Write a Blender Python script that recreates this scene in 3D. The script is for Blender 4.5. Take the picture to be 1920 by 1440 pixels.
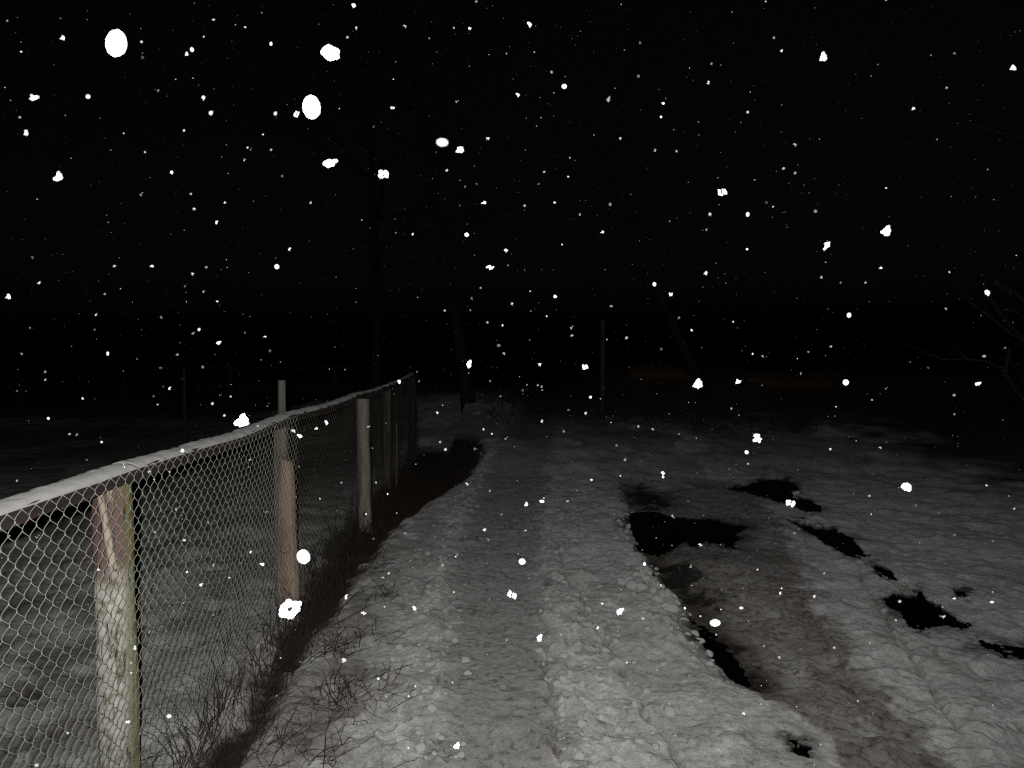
import bpy, bmesh, math, random
import numpy as np
from mathutils import Vector

for o in list(bpy.data.objects):
    bpy.data.objects.remove(o)
S = bpy.context.scene
COL = S.collection
R = math.radians
random.seed(7)
RNG = np.random.default_rng(11)

# ------------------------------------------------------------------ camera, night sky, flash, exposure
CAM_H, F, HOR = 1.6, 1494.0, 650.0          # eye height, focal length in photo pixels, horizon row
PITCH = math.atan((720.0 - HOR) / F)
cam_d = bpy.data.cameras.new("camera")
cam_d.sensor_width = 36.0
cam_d.lens = 36.0 * F / 1920.0
cam_d.clip_start, cam_d.clip_end = 0.02, 900.0
cam_d.dof.use_dof = True
cam_d.dof.focus_distance = 3.6
cam_d.dof.aperture_fstop = 10.0
cam = bpy.data.objects.new("camera", cam_d)
cam.location = (0, 0, CAM_H)
cam.rotation_euler = (math.pi / 2 - PITCH, 0, 0)
COL.objects.link(cam)
S.camera = cam

world = bpy.data.worlds.new("World")
S.world = world
world.use_nodes = True
wn = world.node_tree
sky = wn.nodes.new("ShaderNodeTexSky")
sky.sky_type = 'NISHITA'
sky.sun_disc = False
sky.sun_elevation = R(-1)
sky.sun_rotation = R(200)
hs = wn.nodes.new("ShaderNodeHueSaturation")
hs.inputs["Saturation"].default_value = 0.15
wn.links.new(sky.outputs[0], hs.inputs["Color"])
wn.links.new(hs.outputs[0], wn.nodes["Background"].inputs[0])
wn.nodes["Background"].inputs[1].default_value = 0.0030

fl_d = bpy.data.lights.new("camera_flash", 'SPOT')        # the flash unit that took the picture, up and left of the lens
fl_d.energy = 320.0
fl_d.color = (1.0, 0.985, 0.96)
fl_d.shadow_soft_size = 0.009
fl_d.spot_size = R(100)
fl_d.spot_blend = 1.0
fl = bpy.data.objects.new("camera_flash", fl_d)
fl.location = (-0.048, 0.0, CAM_H + 0.038)
fl.scale = (1.45, 1.0, 1.0)                                 # the beam of a flash is wider than it is high
fl.rotation_euler = (math.pi / 2 - R(1.0), 0, R(0))
COL.objects.link(fl)

S.view_settings.view_transform = 'Standard'
S.view_settings.look = 'None'
S.view_settings.exposure = 0.0
S.view_settings.gamma = 1.0
S.cycles.use_denoising = False
S.cycles.filter_width = 1.25
S.cycles.max_bounces = 4
S.cycles.diffuse_bounces = 2

# ------------------------------------------------------------------ helpers
CP, SP = math.cos(PITCH), math.sin(PITCH)
def ray(px, py):
    u, v = (px - 960.0) / F, (720.0 - py) / F
    return np.array((u, CP + v * SP, -SP + v * CP))
def G(px, py, z=0.0):                                     # photo pixel -> point on the ground
    d = ray(px, py)
    t = (z - CAM_H) / d[2]
    return (d[0] * t, d[1] * t)
def A(px, py, Y):                                         # photo pixel -> point at distance Y along the track
    d = ray(px, py)
    t = Y / d[1]
    return Vector((d[0] * t, Y, CAM_H + d[2] * t))

def _hash(i, j, s):
    n = (i.astype(np.int64) * 374761393 + j.astype(np.int64) * 668265263 + s * 1274126177) & 0x7fffffff
    n = ((n ^ (n >> 13)) * 1274126177) & 0x7fffffff
    n = n ^ (n >> 16)
    return (n & 0xffff) / 65535.0
def vnoise(x, y, s=0):
    xi, yi = np.floor(x), np.floor(y)
    fx, fy = x - xi, y - yi
    fx, fy = fx * fx * fx * (fx * (fx * 6 - 15) + 10), fy * fy * fy * (fy * (fy * 6 - 15) + 10)
    a, b = _hash(xi, yi, s), _hash(xi + 1, yi, s)
    c, d = _hash(xi, yi + 1, s), _hash(xi + 1, yi + 1, s)
    return (a + (b - a) * fx) * (1 - fy) + (c + (d - c) * fx) * fy
def fbm(x, y, s=0, o=4, g=0.5):
    t, a, n = 0, 1.0, 0
    for k in range(o):
        c, sn = math.cos(0.6 * k), math.sin(0.6 * k)
        t = t + a * vnoise((x * c - y * sn) * 2 ** k, (x * sn + y * c) * 2 ** k, s + 17 * k)
        n += a
        a *= g
    return t / n
def sstep(a, b, x):
    t = np.clip((x - a) / (b - a), 0, 1)
    return t * t * (3 - 2 * t)

class MB:
    def __init__(s):
        s.v, s.f, s.n = [], [], 0
    def add(s, v, f):
        s.v.extend(tuple(map(float, p)) for p in v)
        s.f.extend(tuple(i + s.n for i in q) for q in f)
        s.n = len(s.v)
    def tube(s, pts, rads, k=5, cap=True):
        pts = [Vector(p) for p in pts]
        vs, fs = [], []
        for i, p in enumerate(pts):
            t = (pts[min(i + 1, len(pts) - 1)] - pts[max(i - 1, 0)])
            t = t.normalized() if t.length > 1e-9 else Vector((0, 0, 1))
            ref = Vector((1, 0, 0)) if abs(t.x) < 0.85 else Vector((0, 1, 0))
            u = t.cross(ref).normalized()
            w = t.cross(u)
            for j in range(k):
                a = 2 * math.pi * j / k
                vs.append(p + (u * math.cos(a) + w * math.sin(a)) * rads[i])
        for i in range(len(pts) - 1):
            for j in range(k):
                j2 = (j + 1) % k
                fs.append((i * k + j, i * k + j2, (i + 1) * k + j2, (i + 1) * k + j))
        if cap:
            fs.append(tuple(range(k)))
            fs.append(tuple((len(pts) - 1) * k + j for j in reversed(range(k))))
        s.add(vs, fs)
    def build(s, name, m, parent=None, smooth=False):
        me = bpy.data.meshes.new(name)
        me.from_pydata(s.v, [], s.f)
        me.materials.append(m)
        if smooth:
            me.polygons.foreach_set("use_smooth", [True] * len(me.polygons))
        me.update()
        o = bpy.data.objects.new(name, me)
        COL.objects.link(o)
        if parent:
            o.parent = parent
        return o
def np_mesh(name, V, Q, m, parent=None, smooth=True):
    me = bpy.data.meshes.new(name)
    me.vertices.add(len(V))
    me.vertices.foreach_set("co", V.astype(np.float32).ravel())
    k = Q.shape[1]
    me.loops.add(Q.size)
    me.loops.foreach_set("vertex_index", Q.astype(np.int32).ravel())
    me.polygons.add(len(Q))
    me.polygons.foreach_set("loop_start", np.arange(0, Q.size, k, dtype=np.int32))
    me.polygons.foreach_set("use_smooth", np.full(len(Q), smooth))
    me.update(calc_edges=True)
    me.materials.append(m)
    o = bpy.data.objects.new(name, me)
    COL.objects.link(o)
    if parent:
        o.parent = parent
    return o
def tag(o, label=None, cat=None, group=None, kind=None):
    for k, v in (("label", label), ("category", cat), ("group", group), ("kind", kind)):
        if v:
            o[k] = v
    return o
def empty(name, loc=(0, 0, 0)):
    o = bpy.data.objects.new(name, None)
    o.location = loc
    o.empty_display_size = 0.1
    COL.objects.link(o)
    return o

# ------------------------------------------------------------------ materials
def mat(name):
    m = bpy.data.materials.new(name)
    m.use_nodes = True
    nt = m.node_tree
    nt.nodes.clear()
    out = nt.nodes.new("ShaderNodeOutputMaterial")
    return m, nt, out
def N(nt, t, **kw):
    n = nt.nodes.new(t)
    for k, v in kw.items():
        if k in n.inputs:
            n.inputs[k].default_value = v
        else:
            setattr(n, k, v)
    return n
def ramp(nt, src, stops):
    r = nt.nodes.new("ShaderNodeValToRGB")
    e = r.color_ramp.elements
    while len(e) < len(stops):
        e.new(0.5)
    for el, (p, c) in zip(e, stops):
        el.position = p
        el.color = c if len(c) == 4 else (*c, 1)
    nt.links.new(src, r.inputs[0])
    return r.outputs[0]
def simple(name, c1, c2, scale=20.0, rough=0.9, bump=0.3, stretch=(1, 1, 1), bdist=0.004, spec=0.2, metal=0.0):
    m, nt, out = mat(name)
    p = N(nt, "ShaderNodeBsdfPrincipled", Roughness=rough, Metallic=metal)
    p.inputs["Specular IOR Level"].default_value = spec
    tc = nt.nodes.new("ShaderNodeTexCoord")
    mp = nt.nodes.new("ShaderNodeMapping")
    mp.inputs["Scale"].default_value = stretch
    nt.links.new(tc.outputs["Object"], mp.inputs[0])
    nz = N(nt, "ShaderNodeTexNoise", Scale=scale, Detail=6.0, Roughness=0.65)
    nt.links.new(mp.outputs[0], nz.inputs["Vector"])
    nt.links.new(ramp(nt, nz.outputs[0], [(0.3, c1), (0.7, c2)]), p.inputs["Base Color"])
    b = N(nt, "ShaderNodeBump", Strength=bump, Distance=bdist)
    nt.links.new(nz.outputs[0], b.inputs["Height"])
    nt.links.new(b.outputs[0], p.inputs["Normal"])
    nt.links.new(p.outputs[0], out.inputs[0])
    return m

def ground_material():
    m, nt, out = mat("snowy_ground")
    d = N(nt, "ShaderNodeBsdfDiffuse", Roughness=0.8)
    at = nt.nodes.new("ShaderNodeAttribute")
    at.attribute_name = "Col"
    tc = nt.nodes.new("ShaderNodeTexCoord")
    nz = N(nt, "ShaderNodeTexNoise", Scale=26.0, Detail=8.0, Roughness=0.7)
    nt.links.new(tc.outputs["Object"], nz.inputs["Vector"])
    v = ramp(nt, nz.outputs[0], [(0.3, (0.66, 0.655, 0.65)), (0.68, (1.12, 1.12, 1.12))])
    mx = N(nt, "ShaderNodeMix", data_type='RGBA', blend_type='MULTIPLY')
    mx.inputs[0].default_value = 1.0
    nt.links.new(at.outputs["Color"], mx.inputs[6])
    nt.links.new(v, mx.inputs[7])
    fine = N(nt, "ShaderNodeTexNoise", Scale=140.0, Detail=4.0, Roughness=0.75)
    nt.links.new(tc.outputs["Object"], fine.inputs["Vector"])
    mf = N(nt, "ShaderNodeMix", data_type='RGBA', blend_type='MULTIPLY')
    mf.inputs[0].default_value = 1.0
    nt.links.new(mx.outputs[2], mf.inputs[6])
    nt.links.new(ramp(nt, fine.outputs[0], [(0.32, (0.62, 0.61, 0.60)), (0.5, (1, 1, 1)), (0.70, (1.28, 1.28, 1.28))]), mf.inputs[7])
    nt.links.new(mf.outputs[2], d.inputs["Color"])
    n2 = N(nt, "ShaderNodeTexNoise", Scale=95.0, Detail=5.0, Roughness=0.7)
    nt.links.new(tc.outputs["Object"], n2.inputs["Vector"])
    b = N(nt, "ShaderNodeBump", Strength=0.9, Distance=0.007)
    nt.links.new(n2.outputs[0], b.inputs["Height"])
    nt.links.new(b.outputs[0], d.inputs["Normal"])
    nt.links.new(d.outputs[0], out.inputs[0])
    return m
M_GROUND = ground_material()

def snow_material(name, c=0.8, bs=120.0):
    m, nt, out = mat(name)
    d = N(nt, "ShaderNodeBsdfDiffuse", Roughness=0.5, Color=(c, c * 0.985, c * 0.965, 1))
    tc = nt.nodes.new("ShaderNodeTexCoord")
    n2 = N(nt, "ShaderNodeTexNoise", Scale=bs, Detail=5.0, Roughness=0.75)
    nt.links.new(tc.outputs["Object"], n2.inputs["Vector"])
    b = N(nt, "ShaderNodeBump", Strength=0.5, Distance=0.006)
    nt.links.new(n2.outputs[0], b.inputs["Height"])
    nt.links.new(b.outputs[0], d.inputs["Normal"])
    nt.links.new(d.outputs[0], out.inputs[0])
    return m
M_SNOW = snow_material("settled_snow", 0.52, 90.0)
M_CLOD = snow_material("clean_snow_clods", 0.68, 60.0)
def flake_material(name, c):
    m, nt, out = mat(name)
    d = N(nt, "ShaderNodeBsdfDiffuse", Roughness=0.3, Color=(c, c, c * 1.03, 1))
    nt.links.new(d.outputs[0], out.inputs[0])
    return m
M_FLAKES = [flake_material("dense_snowflake", 0.7), flake_material("snowflake", 0.34), flake_material("thin_snowflake", 0.13)]
M_FLAKE = M_FLAKES[0]
def water_material():
    m, nt, out = mat("puddle_water")
    p = N(nt, "ShaderNodeBsdfPrincipled", Roughness=0.06)
    p.inputs["Base Color"].default_value = (0.004, 0.0035, 0.003, 1)
    nz = N(nt, "ShaderNodeTexNoise", Scale=9.0, Detail=2.0)
    b = N(nt, "ShaderNodeBump", Strength=0.05, Distance=0.01)
    nt.links.new(nz.outputs[0], b.inputs["Height"])
    nt.links.new(b.outputs[0], p.inputs["Normal"])
    nt.links.new(p.outputs[0], out.inputs[0])
    return m
M_WATER = water_material()
M_WIRE = simple("galvanised_wire", (0.38, 0.43, 0.34), (0.66, 0.70, 0.60), 60, 0.55, 0.1, spec=0.5)
M_RAIL = simple("dark_rail_wood", (0.035, 0.026, 0.026), (0.10, 0.072, 0.070), 22, 0.9, 0.6, (1, 0.12, 1))
M_POSTGREY = simple("grey_weathered_post", (0.15, 0.125, 0.10), (0.36, 0.31, 0.25), 26, 0.95, 0.8, (1, 1, 0.12))
M_POSTPALE = simple("pale_log_post", (0.26, 0.235, 0.19), (0.50, 0.46, 0.38), 24, 0.95, 0.8, (1, 1, 0.2))
M_LOG = simple("brown_split_log", (0.36, 0.245, 0.18), (0.76, 0.56, 0.43), 14, 0.9, 0.8, (1, 1, 0.22))
M_DARKPOST = simple("dark_old_wood", (0.05, 0.045, 0.04), (0.12, 0.11, 0.10), 26, 0.95, 0.6, (1, 1, 0.1))
M_STAKE = simple("thin_grey_stake", (0.14, 0.125, 0.10), (0.27, 0.25, 0.21), 26, 0.95, 0.6, (1, 1, 0.1))
M_GRASS = simple("dry_brown_grass", (0.028, 0.021, 0.016), (0.088, 0.064, 0.047), 8, 1.0, 0.0)
M_TWIG = simple("dark_reddish_twig", (0.036, 0.027, 0.024), (0.085, 0.064, 0.055), 12, 1.0, 0.0)
M_TUFT = simple("wet_grey_brown_tuft", (0.07, 0.06, 0.05), (0.20, 0.175, 0.145), 14, 0.9, 0.0)
M_FAR = simple("dark_far_wood", (0.025, 0.024, 0.022), (0.06, 0.056, 0.05), 20, 1.0, 0.2)
M_STEM = simple("pale_dry_stem", (0.30, 0.22, 0.15), (0.42, 0.33, 0.24), 20, 1.0, 0.0)
M_BARK = simple("bare_tree_bark", (0.024, 0.022, 0.019), (0.056, 0.051, 0.045), 14, 1.0, 0.5, (1, 1, 0.2))
M_BRUSH = simple("rusty_dry_brush", (0.10, 0.056, 0.024), (0.21, 0.115, 0.05), 9, 1.0, 0.0)

def near_post_material():
    m, nt, out = mat("red_painted_post_with_lichen")
    p = N(nt, "ShaderNodeBsdfPrincipled", Roughness=0.9)
    p.inputs["Specular IOR Level"].default_value = 0.15
    tc = nt.nodes.new("ShaderNodeTexCoord")
    sep = nt.nodes.new("ShaderNodeSeparateXYZ")
    nt.links.new(tc.outputs["Object"], sep.inputs[0])
    mp = nt.nodes.new("ShaderNodeMapping")
    mp.inputs["Scale"].default_value = (1, 1, 0.13)
    nt.links.new(tc.outputs["Object"], mp.inputs[0])
    grain = N(nt, "ShaderNodeTexNoise", Scale=22.0, Detail=5.0, Roughness=0.6)
    nt.links.new(mp.outputs[0], grain.inputs["Vector"])
    blot = N(nt, "ShaderNodeTexNoise", Scale=30.0, Detail=8.0, Roughness=0.72)
    nt.links.new(tc.outputs["Object"], blot.inputs["Vector"])
    big = N(nt, "ShaderNodeTexNoise", Scale=7.0, Detail=4.0)
    nt.links.new(tc.outputs["Object"], big.inputs["Vector"])
    red = ramp(nt, grain.outputs[0], [(0.30, (0.10, 0.066, 0.06)), (0.47, (0.22, 0.142, 0.13)), (0.58, (0.21, 0.15, 0.11)), (0.64, (0.62, 0.53, 0.40))])
    pale = ramp(nt, blot.outputs[0], [(0.33, (0.16, 0.13, 0.065)), (0.42, (0.40, 0.37, 0.28)), (0.50, (0.66, 0.64, 0.57)), (0.66, (0.86, 0.85, 0.80))])
    ad = N(nt, "ShaderNodeMath", operation='MULTIPLY_ADD')     # paint line near 0.78 m, ragged
    nt.links.new(big.outputs[0], ad.inputs[0])
    ad.inputs[1].default_value = 0.30
    nt.links.new(sep.outputs[2], ad.inputs[2])
    fac = ramp(nt, ad.outputs[0], [(0.90, (0, 0, 0)), (0.99, (1, 1, 1))])
    mx = N(nt, "ShaderNodeMix", data_type='RGBA')
    nt.links.new(fac, mx.inputs[0])
    nt.links.new(pale, mx.inputs[6])
    nt.links.new(red, mx.inputs[7])
    xs = N(nt, "ShaderNodeMath", operation='MULTIPLY_ADD')     # moss on the corner that faces the track
    nt.links.new(blot.outputs[0], xs.inputs[0])
    xs.inputs[1].default_value = 0.05
    nt.links.new(sep.outputs[0], xs.inputs[2])
    mf = ramp(nt, xs.outputs[0], [(0.070, (0, 0, 0)), (0.09, (0.75, 0.75, 0.75))])
    m2 = N(nt, "ShaderNodeMix", data_type='RGBA')
    nt.links.new(mf, m2.inputs[0])
    nt.links.new(mx.outputs[2], m2.inputs[6])
    m2.inputs[7].default_value = (0.24, 0.235, 0.10, 1)
    dz = N(nt, "ShaderNodeMath", operation='MULTIPLY_ADD')     # pale wood where the paint has split off
    nt.links.new(sep.outputs[2], dz.inputs[0])
    dz.inputs[1].default_value = 0.15
    dz.inputs[2].default_value = 0.02 - 0.15 * 1.11
    dx = N(nt, "ShaderNodeMath", operation='ADD')
    nt.links.new(sep.outputs[0], dx.inputs[0])
    nt.links.new(dz.outputs[0], dx.inputs[1])
    ab = N(nt, "ShaderNodeMath", operation='ABSOLUTE')
    nt.links.new(dx.outputs[0], ab.inputs[0])
    wb = N(nt, "ShaderNodeMath", operation='MULTIPLY_ADD')
    nt.links.new(grain.outputs[0], wb.inputs[0])
    wb.inputs[1].default_value = 0.03
    nt.links.new(ab.outputs[0], wb.inputs[2])
    split = ramp(nt, wb.outputs[0], [(0.021, (1, 1, 1)), (0.026, (0, 0, 0))])
    sf = N(nt, "ShaderNodeMath", operation='MULTIPLY')
    nt.links.new(split, sf.inputs[0])
    nt.links.new(fac, sf.inputs[1])
    m4 = N(nt, "ShaderNodeMix", data_type='RGBA')
    nt.links.new(sf.outputs[0], m4.inputs[0])
    nt.links.new(m2.outputs[2], m4.inputs[6])
    m4.inputs[7].default_value = (0.62, 0.55, 0.42, 1)
    m2 = m4
    crk = N(nt, "ShaderNodeTexNoise", Scale=60.0, Detail=3.0)
    nt.links.new(mp.outputs[0], crk.inputs["Vector"])
    m3 = N(nt, "ShaderNodeMix", data_type='RGBA', blend_type='MULTIPLY')
    m3.inputs[0].default_value = 1.0
    nt.links.new(m2.outputs[2], m3.inputs[6])
    nt.links.new(ramp(nt, crk.outputs[0], [(0.30, (0.25, 0.23, 0.2)), (0.42, (1, 1, 1))]), m3.inputs[7])
    nt.links.new(m3.outputs[2], p.inputs["Base Color"])
    b = N(nt, "ShaderNodeBump", Strength=0.45, Distance=0.004)
    nt.links.new(blot.outputs[0], b.inputs["Height"])
    nt.links.new(b.outputs[0], p.inputs["Normal"])
    nt.links.new(p.outputs[0], out.inputs[0])
    return m
M_NEARPOST = near_post_material()

# ------------------------------------------------------------------ the ground: one sheet of trodden snow, track, ruts, soil
def axis(lo, hi, step, out_lo, out_hi, g=1.08):
    a = list(np.arange(lo, hi + 1e-6, step))
    s, x = step, hi
    while x < out_hi:
        s *= g
        x += s
        a.append(x)
    s, x, b = step, lo, []
    while x > out_lo:
        s *= g
        x -= s
        b.append(x)
    return np.array(b[::-1] + a)
XS = axis(-2.5, 3.1, 0.0065, -200, 200, 1.03)
ys, y = [], 2.3
while y < 300:
    ys.append(y)
    y += max(0.0065, y * y / 1900.0)
s, y, b = 0.0065, 2.3, []
while y > -60:
    s *= 1.12
    y -= s
    b.append(y)
YS = np.array(b[::-1] + ys)
X, Y = np.meshgrid(XS, YS)

def edge(pts):                                            # pixel polyline -> X as a function of Y
    w = sorted((G(*p)[1], G(*p)[0]) for p in pts)
    return np.interp(Y, [a for a, _ in w], [c for _, c in w])
def seg_dist(poly, closed, PX, PY):
    d = np.full(PX.shape, 1e9)
    n = len(poly)
    for i in range(n if closed else n - 1):
        (ax, ay), (bx, by) = poly[i], poly[(i + 1) % n]
        dx, dy = bx - ax, by - ay
        t = np.clip(((PX - ax) * dx + (PY - ay) * dy) / (dx * dx + dy * dy + 1e-12), 0, 1)
        d = np.minimum(d, np.hypot(PX - ax - t * dx, PY - ay - t * dy))
    return d
def inside(poly, PX, PY):
    c = np.zeros(PX.shape, bool)
    n = len(poly)
    for i in range(n):
        (ax, ay), (bx, by) = poly[i], poly[(i + 1) % n]
        if ay != by:
            c ^= ((ay > PY) != (by > PY)) & (PX < (bx - ax) * (PY - ay) / (by - ay) + ax)
    return c
def window(poly, m):
    xs, yy = [p[0] for p in poly], [p[1] for p in poly]
    i0, i1 = np.searchsorted(XS, [min(xs) - m, max(xs) + m])
    j0, j1 = np.searchsorted(YS, [min(yy) - m, max(yy) + m])
    return slice(j0, j1), slice(i0, i1)

n5 = fbm(X * 48.0, Y * 40.0, 12, 3)
n1 = fbm(X * 2.2, Y * 2.2, 1, 4)
n2 = fbm(X * 7.0, Y * 7.0, 2, 3)
n3 = fbm(X * 22.0, Y * 22.0, 3, 3)
n4 = fbm(X * 0.35, Y * 0.35, 4, 3)
Z = (n4 - 0.5) * 0.06 * sstep(7, 14, Y) + (n1 - 0.5) * 0.05 + (n2 - 0.5) * 0.024 + (n3 - 0.5) * 0.012 + (n5 - 0.5) * 0.007 + (fbm(X * 6.0, Y * 4.5, 8, 2) - 0.5) * 0.040

wob = (n2 - 0.5) * 0.14 + (n3 - 0.5) * 0.08
# footpath: packed, a little lower, smoother and dirtier
pl = edge([(845, 1440), (838, 1300), (842, 1200), (850, 1100), (868, 1000), (905, 900), (935, 850), (960, 820)])
pr = edge([(1050, 1440), (1036, 1300), (1018, 1200), (1012, 1100), (1010, 1000), (1020, 900), (1035, 850), (1040, 820)])
inp = sstep(-0.07, 0.07, X - pl + wob * 1.4) * sstep(-0.06, 0.06, pr - X + wob * 1.4) * (1 - sstep(12, 14, Y)) * sstep(1.2, 2.0, Y + 2)
Zp = -0.014 + (n1 - 0.5) * 0.03 + (n2 - 0.5) * 0.014 + (n3 - 0.5) * 0.012 + (n5 - 0.5) * 0.007
# slushy wheel rut on the right
rl = edge([(1150, 870), (1175, 940), (1195, 1015), (1238, 1080), (1290, 1135), (1320, 1185), (1350, 1225), (1400, 1285), (1470, 1322), (1530, 1350), (1590, 1410), (1620, 1450)])
rr = edge([(1380, 900), (1470, 985), (1500, 1050), (1500, 1100), (1557, 1190), (1613, 1267), (1680, 1327), (1763, 1400), (1800, 1445)])
rl = rl - 0.02
inr = sstep(-0.045, 0.045, X - rl + wob * 1.2) * sstep(-0.09, 0.09, rr - X + wob * 1.8) * (1 - sstep(8.6, 10.0, Y + (n1 - 0.5) * 2))
rid = 1 - np.abs(n2 * 2 - 1)
Zr = -0.045 * (1 - sstep(0.1, 0.75, X - rl)) * sstep(3.5, 4.3, Y) + (n1 - 0.5) * 0.05 + (rid - 0.6) * 0.020 + (n3 - 0.5) * 0.018 + (n5 - 0.5) * 0.012
deep = np.exp(-((X - rl - 0.10) / 0.10) ** 2) * (1 - sstep(7.0, 8.4, Y)) * sstep(3.4, 3.9, Y)
Zr = Zr - 0.03 * deep
Z = Z * (1 - inp) + Zp * inp
bank = np.exp(-((X - rl + 0.14) / 0.13) ** 2) * (1 - sstep(7.2, 8.4, Y))
Z = Z + 0.010 * bank * (1 - inr)
Z = Z * (1 - inr) + Zr * inr
lip = np.exp(-((X - pl + 0.10) / 0.09) ** 2) + np.exp(-((X - pr - 0.08) / 0.08) ** 2)
Z = Z + 0.008 * lip * (1 - inp) * (1 - inr) * (1 - sstep(9, 13, Y))

SNOW = np.array((0.64, 0.64, 0.63))
C = np.empty(X.shape + (3,))
C[:] = SNOW
def mixc(mask, col):
    global C
    C = C * (1 - mask[..., None]) + np.array(col) * mask[..., None]
mixc(sstep(0.50, 0.64, n1 * 0.6 + n2 * 0.4) * 0.30, (0.50, 0.485, 0.46))
mixc(sstep(0.50, 0.68, fbm(X * 12.0, Y * 9.0, 21, 3)) * 0.75, (0.80, 0.80, 0.79))
mixc(sstep(0.52, 0.68, fbm(X * 5.0, Y * 4.0, 22, 4)) * 0.35, (0.40, 0.39, 0.375))
mixc(inp * (0.72 + 0.28 * n2), (0.43, 0.425, 0.415))
mixc(inr * np.clip(0.82 + 0.9 * (n2 - 0.4), 0, 1), (0.285, 0.268, 0.255))
mixc(inr * deep * 0.8, (0.07, 0.062, 0.048))
mixc(inp * sstep(0.60, 0.72, n5 * 0.65 + n3 * 0.35) * 0.5, (0.08, 0.065, 0.05))
mixc(inr * sstep(0.54, 0.68, n5 * 0.6 + n3 * 0.4) * 0.6, (0.09, 0.078, 0.065))

mixc(sstep(0.15, -0.25, X - pl + 0.25 + wob) * sstep(0.30, 0.60, n2 * 0.5 + n1 * 0.5) * 0.75, (0.33, 0.315, 0.29))
mixc(sstep(0.62, 0.74, n5 * 0.6 + n2 * 0.4) * 0.45, (0.16, 0.145, 0.125))
# cracks and thin wheel lines pressed into the snow
for pts, w, dp in (([(1040, 1010), (1061, 1073), (1092, 1137), (1136, 1195), (1175, 1251), (1217, 1332), (1244, 1373), (1290, 1440)], 0.014, 0.030),
                   ([(1022, 1215), (1028, 1282), (1040, 1360), (1052, 1445)], 0.014, 0.026),
                   ([(1600, 1050), (1630, 1100), (1647, 1140), (1713, 1233), (1763, 1317), (1800, 1387), (1880, 1425)], 0.018, 0.035),
                   ([(1530, 1160), (1557, 1195), (1600, 1290), (1650, 1370), (1690, 1445)], 0.014, 0.018),
                   ([(1640, 1140), (1700, 1190), (1750, 1230)], 0.012, 0.02)):
    po = [G(*p) for p in pts]
    w_ = window(po, 0.3)
    d = seg_dist(po, False, X[w_] + (n2[w_] - 0.5) * 0.12, Y[w_] + (n3[w_] - 0.5) * 0.05)
    mk = np.exp(-(d / w) ** 2) * sstep(0.30, 0.45, n1[w_] * 0.5 + n2[w_] * 0.5)
    Z[w_] -= dp * mk
    C[w_] = C[w_] * (1 - 0.45 * mk[..., None]) + np.array((0.22, 0.2, 0.18)) * 0.45 * mk[..., None]

# lumps and clods pushed up beside the footpath and the rut, tramplings elsewhere
def lumps(n, fx, r0, r1, hh, flat=0.6):
    for _ in range(n):
        q = fx()
        if q is None:
            continue
        cx, cy = q
        r = random.uniform(r0, r1) * (0.6 + random.random() ** 3)
        i0, i1 = np.searchsorted(XS, [cx - r * 2, cx + r * 2])
        j0, j1 = np.searchsorted(YS, [cy - r * 2, cy + r * 2])
        if i1 - i0 < 2 or j1 - j0 < 2:
            continue
        w_ = (slice(j0, j1), slice(i0, i1))
        a = random.uniform(0, math.pi)
        dx, dy = X[w_] - cx, Y[w_] - cy
        u, v = dx * math.cos(a) + dy * math.sin(a), -dx * math.sin(a) + dy * math.cos(a)
        q2 = (u / r) ** 2 + (v / (r * random.uniform(0.5, 0.95))) ** 2 + (n3[w_] - 0.5) * 0.35
        Z[w_] += hh * r * np.exp(-2.2 * np.clip(q2, 0, None)) * (1 if random.random() > 0.12 else -0.9)
def xat(e, yy):
    return np.interp(yy, YS, e[:, 0])
def f_left():
    yy = 2.6 + 9 * random.random() ** 1.6
    return xat(pl, yy) - abs(random.gauss(0.02, 0.16)), yy
def f_right():
    yy = 2.6 + 8 * random.random() ** 1.6
    a_, b_ = xat(pr, yy), xat(rl, yy)
    return a_ + abs(random.gauss(0.0, 0.24)) + 0.01, yy
def f_bank():
    yy = 3.9 + 4 * random.random()
    return xat(rl, yy) - abs(random.gauss(0.03, 0.07)), yy
def f_rut():
    yy = 3.0 + 6 * random.random() ** 1.3
    a_, b_ = xat(rl, yy), xat(rr, yy)
    return random.uniform(a_ + 0.1, b_ + 0.25), yy
def f_any():
    yy = 2.6 + 10 * random.random() ** 1.5
    return random.uniform(-0.35, 0.65) * yy, yy
def f_yard():
    yy = 2.3 + 9 * random.random() ** 1.5
    return random.uniform(-0.75 * yy, -1.6), yy
lumps(380, f_left, 0.020, 0.045, 0.42)
lumps(330, f_right, 0.020, 0.045, 0.45)
lumps(200, f_bank, 0.025, 0.045, 0.50)
lumps(420, f_rut, 0.020, 0.050, 0.28)
lumps(500, f_any, 0.04, 0.10, 0.20)
lumps(260, f_yard, 0.03, 0.10, 0.35)

# soil and dead grass along the fence, widening towards the corner post
gb = np.interp(Y, [0, 3.0, 4.3, 5.5, 7.0, 8.3, 9.5, 11.0, 12.2, 13.0], [-1.02, -1.04, -1.09, -1.10, -1.04, -0.86, -0.58, -0.36, -0.5, -1.2])
gm = sstep(-0.05, 0.06, gb - X + wob * 0.8) * sstep(-0.06, 0.05, X - np.interp(Y, [0, 3.2, 4.35, 5.0, 6.5], [-1.14, -1.18, -1.28, -1.34, -1.5]) + wob) * (1 - sstep(12.0, 13.0, Y))
mixc(gm * 0.96, (0.035, 0.027, 0.021))
Z = Z - 0.05 * gm
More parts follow.
